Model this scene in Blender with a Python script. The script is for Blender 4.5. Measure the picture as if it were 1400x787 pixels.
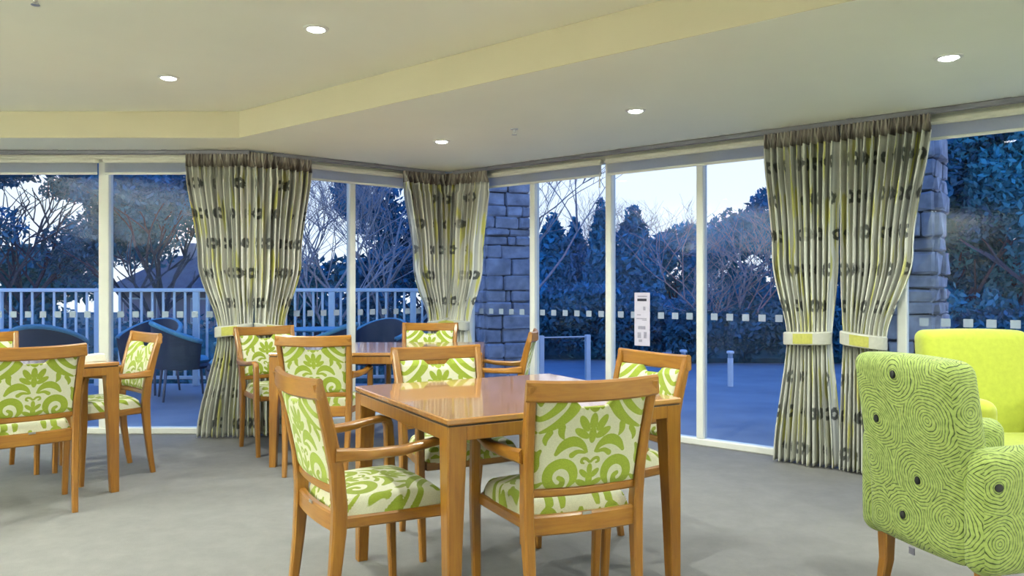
import bpy, math, random
import numpy as np
from mathutils import Vector, Matrix, noise as mnoise

for o in list(bpy.data.objects):
    bpy.data.objects.remove(o)
scene = bpy.context.scene
col = scene.collection
R = math.radians
random.seed(7)

# ------------------------------------------------------------------ camera
CAMZ = 1.176
cam_d = bpy.data.cameras.new('camera')
cam_d.sensor_width = 36.0
cam_d.lens = 36.0 * 1034.0 / 1400.0
cam_d.clip_end = 400
cam = bpy.data.objects.new('camera', cam_d)
cam.location = (0, 0, CAMZ)
cam.rotation_euler = (R(90), 0, 0)
col.objects.link(cam)
scene.camera = cam

# ------------------------------------------------------------------ world (dusk sky) and exposure
scene.view_settings.view_transform = 'Standard'
scene.view_settings.look = 'None'
scene.view_settings.gamma = 1.0
scene.view_settings.use_curve_mapping = False
scene.view_settings.exposure = 0.24
LAMP_W = 16.5          # watts of each downlight
LAMP_GLOW = 30.0       # radiance of each frosted downlight dome
LAMP_COL = (0.96, 1.0, 0.93)
FILL_UPLIGHT_W = 330.0       # watts of each uplight added to brighten the ceiling

world = bpy.data.worlds.new('world')
scene.world = world
world.use_nodes = True
wn, wl = world.node_tree.nodes, world.node_tree.links
wn.clear()
w_out = wn.new('ShaderNodeOutputWorld')
w_bg = wn.new('ShaderNodeBackground')
w_tc = wn.new('ShaderNodeTexCoord')
w_sep = wn.new('ShaderNodeSeparateXYZ')
w_rmp = wn.new('ShaderNodeValToRGB')
w_rmp.color_ramp.elements[0].position = 0.0
w_rmp.color_ramp.elements[0].color = (0.74, 0.76, 0.78, 1)
w_rmp.color_ramp.elements[1].position = 1.0
w_rmp.color_ramp.elements[1].color = (0.05, 0.25, 1.0, 1)
e = w_rmp.color_ramp.elements.new(0.22); e.color = (0.66, 0.74, 0.86, 1)
e = w_rmp.color_ramp.elements.new(0.50); e.color = (0.16, 0.42, 1.0, 1)
w_bg.inputs['Strength'].default_value = 1.45
wl.new(w_tc.outputs['Generated'], w_sep.inputs[0])
wl.new(w_sep.outputs['Z'], w_rmp.inputs['Fac'])
wl.new(w_rmp.outputs['Color'], w_bg.inputs['Color'])
wl.new(w_bg.outputs[0], w_out.inputs[0])

# ------------------------------------------------------------------ helpers: objects
def link(o, parent=None):
    col.objects.link(o)
    if parent is not None:
        o.parent = parent
    return o

def tag(o, label=None, cat=None, group=None, kind=None):
    if label: o['label'] = label
    if cat: o['category'] = cat
    if group: o['group'] = group
    if kind: o['kind'] = kind
    return o

def empty(name, loc=(0, 0, 0), rz=0.0, **kw):
    o = bpy.data.objects.new(name, None)
    o.empty_display_size = 0.1
    o.location = loc
    o.rotation_euler = (0, 0, rz)
    link(o)
    return tag(o, **kw)

def copy_tree(o, parent=None):
    c = o.copy()
    col.objects.link(c)
    c.parent = parent
    for ch in list(o.children):
        copy_tree(ch, c)
    return c

class MB:
    """collects vertices and faces, then links them as one mesh object"""
    def __init__(s):
        s.v = []; s.f = []; s.uv = None; s.attr = {}
    def add(s, vs, fs):
        b = len(s.v)
        s.v.extend([tuple(p) for p in vs])
        s.f.extend([tuple(i + b for i in f) for f in fs])
        return s
    def box(s, x0, x1, y0, y1, z0, z1):
        return s.add([(x0,y0,z0),(x1,y0,z0),(x1,y1,z0),(x0,y1,z0),(x0,y0,z1),(x1,y0,z1),(x1,y1,z1),(x0,y1,z1)],
                     [(0,3,2,1),(4,5,6,7),(0,1,5,4),(1,2,6,5),(2,3,7,6),(3,0,4,7)])
    def cbox(s, x0, x1, y0, y1, z0, z1, c=0.004):
        """box with chamfered edges"""
        c = min(c, (x1-x0)*.45, (y1-y0)*.45, (z1-z0)*.45)
        def ring(z, i):
            return [(x0+i,y0+c,z),(x0+c,y0+i,z),(x1-c,y0+i,z),(x1-i,y0+c,z),(x1-i,y1-c,z),(x1-c,y1-i,z),(x0+c,y1-i,z),(x0+i,y1-c,z)]
        return s.loft([ring(z0, c*.9), ring(z0+c, 0), ring(z1-c, 0), ring(z1, c*.9)])
    def loft(s, rings, cap=True, closed=True):
        n = len(rings[0]); vs = []; fs = []
        for r in rings: vs.extend(r)
        m = n if closed else n - 1
        for i in range(len(rings)-1):
            for j in range(m):
                k = (j+1) % n
                fs.append((i*n+j, i*n+k, (i+1)*n+k, (i+1)*n+j))
        if cap and closed:
            fs.append(tuple(reversed(range(n))))
            fs.append(tuple(range((len(rings)-1)*n, len(rings)*n)))
        return s.add(vs, fs)
    def sweep(s, pts, sizes, side=(1,0,0), c=0.006):
        """chamfered rectangle swept along pts; sizes = (width along side, thickness)"""
        pts = [Vector(p) for p in pts]; rings = []
        for i, p in enumerate(pts):
            t = (pts[min(i+1,len(pts)-1)] - pts[max(i-1,0)]).normalized()
            sd = Vector(side if not callable(side) else side(i))
            u = (sd - t*sd.dot(t)).normalized()
            n = t.cross(u)
            w, h = sizes[i] if isinstance(sizes, list) else sizes
            w *= .5; h *= .5; k = min(c, w*.6, h*.6)
            rings.append([p+u*a+n*b for a, b in ((-w+k,-h),(w-k,-h),(w,-h+k),(w,h-k),(w-k,h),(-w+k,h),(-w,h-k),(-w,-h+k))])
        return s.loft(rings)
    def tube(s, pts, rad, n=8, cap=True):
        pts = [Vector(p) for p in pts]; rings = []
        ref = Vector((0.31, 0.17, 0.93))
        for i, p in enumerate(pts):
            t = (pts[min(i+1,len(pts)-1)] - pts[max(i-1,0)]).normalized()
            u = t.cross(ref)
            if u.length < 1e-4: u = t.cross(Vector((1,0,0)))
            u.normalize(); w = t.cross(u)
            r = rad[i] if isinstance(rad, (list, tuple)) else rad
            rings.append([p + (u*math.cos(a)+w*math.sin(a))*r for a in [2*math.pi*k/n for k in range(n)]])
        return s.loft(rings, cap)
    def lathe(s, prof, n=24, c=(0,0,0)):
        rings = [[(c[0]+r*math.cos(2*math.pi*k/n), c[1]+r*math.sin(2*math.pi*k/n), c[2]+z) for k in range(n)] for r, z in prof]
        return s.loft(rings)
    def grid(s, P):
        """P: array (m,n,3)"""
        m, n = P.shape[:2]
        return s.add(P.reshape(-1,3).tolist(), [(i*n+j, i*n+j+1, (i+1)*n+j+1, (i+1)*n+j) for i in range(m-1) for j in range(n-1)])
    def build(s, name, mat, parent=None, smooth=False, angle=None, **kw):
        me = bpy.data.meshes.new(name)
        me.from_pydata(s.v, [], s.f)
        if s.uv is not None:
            lay = me.uv_layers.new(name='UVMap')
            idx = np.empty(len(me.loops), dtype=np.int32)
            me.loops.foreach_get('vertex_index', idx)
            lay.data.foreach_set('uv', np.asarray(s.uv, dtype=np.float32)[idx].ravel())
        for k, a in s.attr.items():
            at = me.attributes.new(k, 'FLOAT', 'POINT')
            at.data.foreach_set('value', np.asarray(a, dtype=np.float32))
        me.materials.append(mat)
        if smooth:
            me.polygons.foreach_set('use_smooth', [True]*len(me.polygons))
        me.update()
        if angle:
            me.set_sharp_from_angle(angle=R(angle))
        o = bpy.data.objects.new(name, me)
        link(o, parent)
        return tag(o, **kw)

# ------------------------------------------------------------------ helpers: materials
def srgb(r, g, b):
    f = lambda c: ((c/255+.055)/1.055)**2.4 if c/255 > .04045 else c/255/12.92
    return (f(r), f(g), f(b), 1)

class NT:
    def __init__(s, name):
        s.m = bpy.data.materials.new(name); s.m.use_nodes = True
        s.n = s.m.node_tree.nodes; s.l = s.m.node_tree.links
        s.b = s.n['Principled BSDF']; s.out = s.n['Material Output']
    def new(s, t, **kw):
        n = s.n.new(t)
        for k, v in kw.items(): setattr(n, k, v)
        return n
    def put(s, sock, v):
        if isinstance(v, bpy.types.NodeSocket): s.l.new(v, sock)
        elif v is not None: sock.default_value = v
    def math(s, op, a, b=None, c=None, clamp=False):
        n = s.new('ShaderNodeMath', operation=op, use_clamp=clamp)
        s.put(n.inputs[0], a); s.put(n.inputs[1], b)
        if c is not None: s.put(n.inputs[2], c)
        return n.outputs[0]
    def mix(s, fac, a, b, mode='MIX'):
        n = s.new('ShaderNodeMix', data_type='RGBA', blend_type=mode)
        s.put(n.inputs[0], fac); s.put(n.inputs[6], a); s.put(n.inputs[7], b)
        return n.outputs[2]
    def noise(s, vec, scale, detail=3, rough=.55, dist=0):
        n = s.new('ShaderNodeTexNoise')
        if vec is not None: s.put(n.inputs['Vector'], vec)
        n.inputs['Scale'].default_value = scale; n.inputs['Detail'].default_value = detail
        n.inputs['Roughness'].default_value = rough; n.inputs['Distortion'].default_value = dist
        return n.outputs['Fac']
    def ramp(s, fac, stops):
        n = s.new('ShaderNodeValToRGB'); el = n.color_ramp.elements
        el[0].position, el[0].color = stops[0]; el[1].position, el[1].color = stops[-1]
        for p, c in stops[1:-1]:
            e = el.new(p); e.color = c
        s.put(n.inputs[0], fac)
        return n.outputs['Color']
    def smooth(s, v, a, b):
        n = s.new('ShaderNodeMapRange', interpolation_type='SMOOTHSTEP')
        s.put(n.inputs[0], v); n.inputs[1].default_value = a; n.inputs[2].default_value = b
        return n.outputs[0]
    def obj(s): return s.new('ShaderNodeTexCoord').outputs['Object']
    def uv(s): return s.new('ShaderNodeTexCoord').outputs['UV']
    def mapped(s, vec, scale=(1,1,1), loc=(0,0,0)):
        n = s.new('ShaderNodeMapping'); s.put(n.inputs[0], vec)
        n.inputs['Scale'].default_value = scale; n.inputs['Location'].default_value = loc
        return n.outputs[0]
    def bump(s, h, strength=.2, dist=.01):
        n = s.new('ShaderNodeBump'); s.put(n.inputs['Height'], h)
        n.inputs['Strength'].default_value = strength; n.inputs['Distance'].default_value = dist
        s.l.new(n.outputs[0], s.b.inputs['Normal'])
    def done(s, color, rough=.5, **kw):
        s.put(s.b.inputs['Base Color'], color); s.put(s.b.inputs['Roughness'], rough)
        for k, v in kw.items(): s.put(s.b.inputs[k.replace('_', ' ')], v)
        return s.m

M = {}
def mat_plain(name, c, rough=.6, var=.08, scale=12, bump=0, **kw):
    t = NT(name)
    f = t.noise(t.obj(), scale)
    dark = tuple(x*(1-var) for x in c[:3])+(1,)
    lite = tuple(min(1, x*(1+var)) for x in c[:3])+(1,)
    cc = t.ramp(f, [(.3, dark), (.7, lite)])
    if bump: t.bump(f, bump, .004)
    M[name] = t.done(cc, rough, **kw)

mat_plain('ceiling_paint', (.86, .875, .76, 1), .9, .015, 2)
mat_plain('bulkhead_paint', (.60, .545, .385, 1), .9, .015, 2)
mat_plain('wall_paint', (.74, .75, .68, 1), .9, .02, 2)
mat_plain('white_frame', (.80, .80, .74, 1), .4, .02, 5)
mat_plain('cream_blind', (.74, .72, .62, 1), .75, .03, 30)
mat_plain('track_metal', (.16, .155, .19, 1), .4, .05, 8)
mat_plain('lime_velvet', srgb(168, 178, 56), .85, .07, 40, .06, Sheen_Weight=.3)
mat_plain('steel_tag', (.55, .55, .55, 1), .35, .03, 20, Metallic=1.0)
mat_plain('white_cloth', (.78, .80, .72, 1), .85, .05, 30)
mat_plain('tie_cloth', (.50, .50, .44, 1), .85, .06, 40)
mat_plain('tie_yellow', (.46, .45, .10, 1), .85, .1, 60)
mat_plain('black_dot', (.012, .014, .014, 1), .7, .1, 60)
mat_plain('rail_white', (.66, .76, .80, 1), .45, .03, 6)
mat_plain('wicker', (.035, .045, .075, 1), .6, .4, 160, .5)
mat_plain('teal_cushion', (.14, .34, .42, 1), .85, .06, 30)
mat_plain('stone', (.30, .31, .37, 1), .9, .35, 7, .6)
mat_plain('mortar', (.12, .12, .14, 1), .95, .1, 20)
mat_plain('bark', (.26, .27, .32, 1), .9, .3, 20)
mat_plain('trunk_bark', (.05, .07, .11, 1), .9, .3, 20)
mat_plain('leaf_dark', (.012, .15, .30, 1), .7, .4, 1.2)
mat_plain('leaf_conifer', (.01, .19, .36, 1), .8, .4, 1.5)
mat_plain('leaf_mid', (.02, .22, .32, 1), .7, .4, 1.2)
mat_plain('hedge_leaf', (.02, .13, .20, 1), .8, .4, 2)
mat_plain('house_wall', (.30, .29, .34, 1), .9, .1, 2)
mat_plain('roof_tile', (.12, .13, .17, 1), .8, .15, 5)
mat_plain('bollard', (.75, .75, .78, 1), .5, .03, 6)
mat_plain('notice_paper', (.62, .58, .70, 1), .8, .03, 25)
mat_plain('notice_ink', (.03, .03, .05, 1), .8, .1, 25)
mat_plain('notice_grey', (.34, .32, .42, 1), .8, .15, 60)
mat_plain('marker_film', (.30, .37, .48, 1), .6, .03, 30)
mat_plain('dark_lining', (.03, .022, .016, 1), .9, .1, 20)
mat_plain('lawn', (.05, .10, .10, 1), .95, .35, 1.5)

def m_wood():
    for key, sc in (('wood', (30, 30, 2.4)), ('wood_x', (2.4, 30, 30)), ('wood_y', (30, 2.4, 30))):
        t = NT('honey_' + key)
        o = t.obj()
        g = t.noise(t.mapped(o, sc), 2.0, 4, .6, .5)
        g2 = t.noise(o, 2.2, 2)
        c = t.ramp(g, [(.25, srgb(122, 78, 20)), (.55, srgb(148, 100, 29)), (.8, srgb(163, 116, 40))])
        c = t.mix(t.math('MULTIPLY', g2, .35), c, srgb(146, 92, 38))
        t.bump(g, .03, .002)
        M[key] = t.done(c, .34, Coat_Weight=.3, Coat_Roughness=.12)
    t = NT('honey_wood_top')
    o = t.obj()
    g = t.noise(t.mapped(o, (2.4, 26, 3)), 2.4, 4, .6, .5)
    c = t.ramp(g, [(.25, srgb(160, 107, 50)), (.55, srgb(176, 125, 68)), (.8, srgb(186, 138, 82))])
    M['wood_top'] = t.done(c, .26, Coat_Weight=1.0, Coat_Roughness=.06, Coat_IOR=1.7)
m_wood()

def m_damask():
    t = NT('damask_fabric')
    a = t.new('ShaderNodeAttribute', attribute_name='damask').outputs['Fac']
    f = t.smooth(a, .40, .60)
    n = t.noise(t.obj(), 420, 2)
    g = t.ramp(n, [(.3, srgb(124, 141, 26)), (.7, srgb(152, 169, 46))])
    w = t.ramp(n, [(.3, srgb(196, 196, 168)), (.7, srgb(222, 221, 196))])
    t.bump(t.math('ADD', t.math('MULTIPLY', f, .6), t.math('MULTIPLY', n, .4)), .18, .002)
    M['damask'] = t.done(t.mix(f, w, g), .8, Sheen_Weight=.15)
m_damask()

def m_carpet():
    t = NT('carpet')
    o = t.obj()
    fine = t.noise(o, 190, 2, .7)
    mid = t.noise(o, 7, 5, .7, .2)
    big = t.noise(o, .9, 3)
    c = t.ramp(mid, [(.3, (.128, .125, .122, 1)), (.7, (.186, .181, .174, 1))])
    c = t.mix(t.math('MULTIPLY', big, .35), c, (.153, .152, .153, 1))
    c = t.mix(t.math('MULTIPLY', fine, .45), c, (.235, .230, .216, 1))
    t.bump(fine, .35, .004)
    M['carpet'] = t.done(c, .97)
m_carpet()

def m_paving():
    t = NT('paving')
    o = t.obj()
    n = t.noise(o, 1.3, 4); f = t.noise(o, 60, 2)
    c = t.ramp(n, [(.3, (.22, .22, .25, 1)), (.7, (.36, .35, .38, 1))])
    c = t.mix(t.math('MULTIPLY', f, .3), c, (.2, .2, .22, 1))
    M['paving'] = t.done(c, .55)
m_paving()

def m_glass(name, tint):
    t = NT(name)
    t.n.remove(t.b)
    lw = t.new('ShaderNodeLayerWeight'); lw.inputs[0].default_value = .5
    f = t.math('MULTIPLY_ADD', t.math('POWER', lw.outputs['Facing'], 5.0), .90, .012)
    tr = t.new('ShaderNodeBsdfTransparent'); tr.inputs[0].default_value = tint
    gl = t.new('ShaderNodeBsdfGlossy'); gl.inputs['Roughness'].default_value = .01
    mx = t.new('ShaderNodeMixShader')
    t.l.new(f, mx.inputs[0]); t.l.new(tr.outputs[0], mx.inputs[1]); t.l.new(gl.outputs[0], mx.inputs[2])
    t.l.new(mx.outputs[0], t.out.inputs[0])
    M[name] = t.m
m_glass('window_glass', (.88, .93, .98, 1))
m_glass('screen_glass', (.80, .90, .97, 1))

def m_blind():
    t = NT('blind_fabric')
    tl = t.new('ShaderNodeBsdfTranslucent'); tl.inputs[0].default_value = (.62, .62, .66, 1)
    mx = t.new('ShaderNodeMixShader'); mx.inputs[0].default_value = .7
    t.done(t.ramp(t.noise(t.obj(), 90, 2), [(.3, (.70, .70, .64, 1)), (.7, (.78, .78, .72, 1))]), .8)
    t.l.new(t.b.outputs[0], mx.inputs[1]); t.l.new(tl.outputs[0], mx.inputs[2])
    t.l.new(mx.outputs[0], t.out.inputs[0])
    M['blind_fabric'] = t.m
m_blind()

def m_emit():
    t = NT('lamp_lens')
    t.done((1, 1, 1, 1), .5)
    t.b.inputs['Emission Color'].default_value = LAMP_COL + (1,)
    t.b.inputs['Emission Strength'].default_value = LAMP_GLOW
    M['lamp_lens'] = t.m
m_emit()

def m_curtain():
    t = NT('curtain_print')
    sx = t.new('ShaderNodeSeparateXYZ'); t.l.new(t.uv(), sx.inputs[0])
    u, v = sx.outputs[0], sx.outputs[1]
    def vec(x, y):
        c = t.new('ShaderNodeCombineXYZ'); t.put(c.inputs[0], x); t.put(c.inputs[1], y); return c.outputs[0]
    st = t.noise(vec(t.math('MULTIPLY', u, 34), t.math('MULTIPLY', v, .12)), 1, 1, .5)
    base = t.ramp(st, [(.36, (.30, .31, .29, 1)), (.45, (.70, .70, .63, 1)), (.6, (.86, .86, .79, 1))])
    ys = t.noise(vec(t.math('MULTIPLY', u, 22), t.math('MULTIPLY', v, 2.6)), 1, 1, .5)
    c = t.mix(t.math('MULTIPLY', t.smooth(ys, .575, .65), .75), base, (.60, .58, .06, 1))
    gs = t.noise(vec(t.math('MULTIPLY_ADD', u, 26, 9.3), t.math('MULTIPLY', v, 1.5)), 1, 1, .5)
    c = t.mix(t.math('MULTIPLY', t.smooth(gs, .60, .66), .7), c, (.13, .14, .14, 1))
    # rows of dark, ragged rings
    row = t.math('DIVIDE', v, .235)
    ri = t.math('FLOOR', row)
    fv = t.math('MULTIPLY', t.math('SUBTRACT', t.math('FRACT', row), .5), .235)
    cu = t.math('ADD', t.math('DIVIDE', u, .17), t.math('MULTIPLY', ri, .37))
    fu = t.math('MULTIPLY', t.math('SUBTRACT', t.math('FRACT', cu), .5), .17)
    r = t.math('SQRT', t.math('ADD', t.math('MULTIPLY', fu, fu), t.math('MULTIPLY', fv, fv)))
    wob = t.math('MULTIPLY', t.math('SUBTRACT', t.noise(t.mapped(t.uv(), (40, 40, 1)), 1, 2), .5), .035)
    r = t.math('ADD', r, wob)
    ring = t.math('MULTIPLY', t.smooth(r, .010, .018), t.math('SUBTRACT', 1.0, t.smooth(r, .036, .048)))
    keep = t.smooth(t.noise(vec(t.math('MULTIPLY', t.math('FLOOR', cu), 7.31), t.math('MULTIPLY', ri, 3.77)), 1, 0), .40, .46)
    ring = t.math('MULTIPLY', ring, keep)
    c = t.mix(t.math('MULTIPLY', ring, .88), c, (.035, .042, .045, 1))
    weave = t.noise(t.mapped(t.uv(), (500, 500, 1)), 1, 2)
    t.bump(weave, .12, .002)
    M['curtain'] = t.done(c, .85, Sheen_Weight=.1)
    t = NT('curtain_header')
    sx = t.new('ShaderNodeSeparateXYZ'); t.l.new(t.uv(), sx.inputs[0])
    c2 = t.new('ShaderNodeCombineXYZ')
    t.put(c2.inputs[0], t.math('MULTIPLY', sx.outputs[0], 34)); t.put(c2.inputs[1], t.math('MULTIPLY', sx.outputs[1], .6))
    st = t.noise(c2.outputs[0], 1, 1, .5)
    M['curtain_head'] = t.done(t.ramp(st, [(.38, (.10, .085, .075, 1)), (.5, (.24, .205, .18, 1)), (.64, (.36, .34, .28, 1))]), .9)
m_curtain()

def m_swirl():
    """green upholstery with cords sewn in rings round black dots; u, v in metres"""
    t = NT('swirl_fabric')
    sx = t.new('ShaderNodeSeparateXYZ'); t.l.new(t.uv(), sx.inputs[0])
    u, v = sx.outputs[0], sx.outputs[1]
    cs = [(-.005, .880), (-.115, .71), (.045, .525), (-.035, .385), (.12, .74), (-.17, .56), (.16, .42), (-.15, .36),
          (1.125, .555), (1.13, .38), (1.34, .48), (1.08, .78), (1.56, .55)]
    best = None
    for a, b in cs:
        dx = t.math('SUBTRACT', u, a); dy = t.math('SUBTRACT', v, b)
        d = t.math('SQRT', t.math('MULTIPLY_ADD', dx, dx, t.math('MULTIPLY', dy, dy)))
        best = d if best is None else t.math('MINIMUM', best, d)
    w = t.math('MULTIPLY', t.math('SUBTRACT', t.noise(t.mapped(t.uv(), (9, 9, 1)), 1, 2), .5), .05)
    d = t.math('ADD', best, t.math('MULTIPLY', w, t.smooth(best, .01, .05)))
    s = t.math('SINE', t.math('MULTIPLY', d, 2*math.pi/.0105))
    brk = t.noise(t.mapped(t.uv(), (60, 60, 1)), 1, 2)
    g = t.smooth(t.math('ADD', s, t.math('MULTIPLY', t.math('SUBTRACT', brk, .5), .9)), -1.05, -.55)
    cord = t.ramp(brk, [(.3, srgb(138, 158, 76)), (.7, srgb(164, 182, 100))])
    c = t.mix(g, srgb(66, 84, 32), cord)  # darker base fabric between cords, with groove shade painted into its colour
    t.bump(g, .8, .006)
    M['swirl'] = t.done(c, .85, Sheen_Weight=.15)
m_swirl()

# ------------------------------------------------------------------ room layout
P1 = Vector((-2.09, 6.10)); P2 = Vector((-.60, 7.267))
RD = Vector((.7804, -.6253))                      # along the right glass wall, towards the camera
RO = Vector((1.305, 5.74))
def rw(s, off=0.0):                               # point on the right glass wall, off = metres inside the room
    return RO + RD*s + Vector((-.6253, -.7804))*off
MD = (P2 - P1).normalized(); ML = (P2 - P1).length
MN = Vector((MD.y, -MD.x))                        # inward normal of middle wall
def mw(t, off=0.0):
    return P1 + MD*t + MN*off
S_END = 3.9
PE = rw(S_END); PF = rw(4.9)
ZL, ZU = 2.26, 2.452
XL, XR, YB = -5.6, PF.x, -2.8

def slab(poly, z0, z1):
    n = len(poly)
    return MB().loft([[(p[0], p[1], z0) for p in poly], [(p[0], p[1], z1) for p in poly]])

room = [(XL, YB), (XR, YB), (PF.x, PF.y), (P2.x, P2.y), (P1.x, P1.y), (XL, 6.10)]
slab(room, -.12, 0).build('floor', M['carpet'], kind='structure')

# stepped ceiling: higher over the room, lower along the windows
BK = Vector((0.0, 3.892)); bd = RD
q = lambda y: BK + bd*((BK.y - y)/.6253)
c0 = BK - bd*((5.47-3.892)/.6253)                   # inner corner of the two bulkheads
cR = BK + bd*((XR)/.7804)
up_poly = [(XL, YB), (XR, YB), (cR.x, cR.y), (c0.x, 5.47), (XL, 5.47)]
low_poly = [(XL, 5.47), (c0.x, 5.47), (cR.x, cR.y), (PF.x, PF.y), (P2.x, P2.y), (P1.x, P1.y), (XL, 6.10)]
cb = MB()
cb.loft([[(p[0], p[1], ZU) for p in up_poly], [(p[0], p[1], ZU+.15) for p in up_poly]])
cb.loft([[(p[0], p[1], ZL) for p in low_poly], [(p[0], p[1], ZU+.15) for p in low_poly]])
cb.build('ceiling', M['ceiling_paint'], kind='structure')
# thin painted facings on the two bulkhead faces
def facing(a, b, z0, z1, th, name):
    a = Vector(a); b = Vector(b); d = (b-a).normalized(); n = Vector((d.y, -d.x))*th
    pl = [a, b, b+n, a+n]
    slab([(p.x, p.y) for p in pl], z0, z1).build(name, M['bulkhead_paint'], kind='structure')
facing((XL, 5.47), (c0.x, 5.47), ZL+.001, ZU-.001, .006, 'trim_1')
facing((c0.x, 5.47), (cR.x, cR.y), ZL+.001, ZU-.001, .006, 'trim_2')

def wall(name, a, b, z0, z1, th=.12, out=1):
    a = Vector(a); b = Vector(b); d = (b-a).normalized(); n = Vector((-d.y, d.x))*th*out
    return slab([(p.x, p.y) for p in (a, b, b+n, a+n)], z0, z1).build(name, M['wall_paint'], kind='structure')
XW = -4.55                                          # left end of the left glazing
wall('wall_left', (XL, YB), (XL, 6.1), 0, ZU+.1)
wall('wall_back', (XL, YB), (XR, YB), 0, ZU+.1, out=-1)
wall('wall_right', (XR, YB), (PF.x, PF.y), 0, ZL+.1, out=-1)
wall('wall_front', (XL, 6.1), (XW, 6.1), 0, ZL+.1)
wall('wall_window_side', (PE.x, PE.y), (PF.x, PF.y), 0, ZL+.1)

# ------------------------------------------------------------------ glazing
GT = 2.09
def window(n, a, b, posts, pw=.055, label=None, dots=True, thick_posts=()):
    """glass wall from a to b; posts = distances of the mullions along it"""
    a = Vector(a); b = Vector(b); d = (b-a).normalized(); L = (b-a).length
    ang = math.atan2(d.y, d.x)
    root = empty('window_%d' % n, (a.x, a.y, 0), ang, kind='structure')
    dep = .07                                        # local +y is outside
    MB().cbox(0, L, -.01, dep, 0.0, .05, .006).build('sill_frame', M['white_frame'], root)
    MB().cbox(0, L, -.01, dep, 2.195, ZL, .006).build('head_frame', M['white_frame'], root)
    ps = [0.0] + list(posts) + [L]
    for i, p in enumerate(ps):
        w = pw*1.5 if i in thick_posts else pw
        x0 = p - w/2
        if i == 0: x0 = 0.0
        if i == len(ps)-1: x0 = L - w
        MB().cbox(x0, x0+w, -.008, dep-.003, .05, 2.195, .006).build('mullion', M['white_frame'], root)
    for i in range(len(ps)-1):
        x0, x1 = ps[i]+pw*.5, ps[i+1]-pw*.5
        g = MB().box(x0, x1, .030, .036, .05, 2.195).build('pane', M['window_glass'], root)
        if not dots: continue
        k = int((x1-x0)/.12)
        off = (x1-x0 - (k-1)*.12)/2
        for j in range(k):
            x = x0+off+j*.12
            MB().box(x-.026, x+.026, .0275, .0295, .937, .987).build('marker_square', M['marker_film'], g)
    return root
window(1, (XW, 6.1), P1, [-3.29-XW], .085)
window(2, P1, P2, [.877], .055)
sR = -(RO - P2).length
rposts = [s - sR for s in (-2.2, -1.442, -.665, .130, .93, 1.5)]
window(3, P2, PE, rposts, .056)

# thin cornice strip between bulkhead and window head on the left
MB().cbox(XL, -2.5, 6.02, 6.09, 2.262-.055, 2.259, .01).build('trim_3', M['cream_blind'], kind='structure')

# roller blinds rolled up at the window heads
def blind(a, d, x0, x1, label, chain=None):
    ang = math.atan2(d.y, d.x)
    r = empty('roller_blind', (a.x, a.y, 0), ang, label=label, cat='blind', group='rolled up blinds over the windows')
    MB().cbox(x0, x1, -.075, -.012, 2.178, 2.222, .012).build('cassette', M['cream_blind'], r)
    MB().box(x0+.008, x1-.008, -.042, -.039, 2.10, 2.18).build('fabric', M['blind_fabric'], r)
    MB().cbox(x0+.008, x1-.008, -.047, -.034, 2.083, 2.103, .004).build('bottom_bar', M['white_frame'], r)
    if chain is not None:
        MB().tube([(chain, -.055, 2.115), (chain, -.055, 1.99)], .006, 6).build('pull_cord', M['white_frame'], r)
ax = Vector((1, 0))
blind(Vector((0, 6.1)), ax, -4.5, -3.315, 'cream roller blind over the leftmost pane')
blind(Vector((0, 6.1)), ax, -3.27, -2.12, 'cream roller blind between the left mullion and the left curtains')
blind(P1, MD, .10, ML-.12, 'cream roller blind over the short middle window')
blind(RO, RD, sR+.12, -.70, 'cream roller blind over the panes right of the corner curtains', -.715)
blind(RO, RD, -.66, .92, 'cream roller blind left of the right curtains')
blind(RO, RD, .95, 3.6, 'cream roller blind over the pane behind the armchairs')

def track(a, b, label):
    a = Vector(a); b = Vector(b); d = (b-a).normalized()
    r = empty('curtain_track', (a.x, a.y, 0), math.atan2(d.y, d.x), label=label, cat='curtain track')
    MB().cbox(0, (b-a).length, -.018, .018, ZL-.034, ZL-.001, .005).build('rail', M['track_metal'], r)
    for k in range(int((b-a).length/.9)+1):
        MB().box(.05+.85*k, .09+.85*k, -.022, .022, ZL-.012, ZL-.0005).build('bracket', M['track_metal'], r)
OFF = .15
tA = Vector((-2.035, 5.95))
track((-4.5, 5.95), (-2.06, 5.95), 'dark curtain track above the left window wall')
track(mw(.10, OFF), mw(ML-.16, OFF), 'dark curtain track above the short middle window')
track(rw(sR+.2, OFF), rw(3.7, OFF), 'dark curtain track running along the right window wall')

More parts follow.
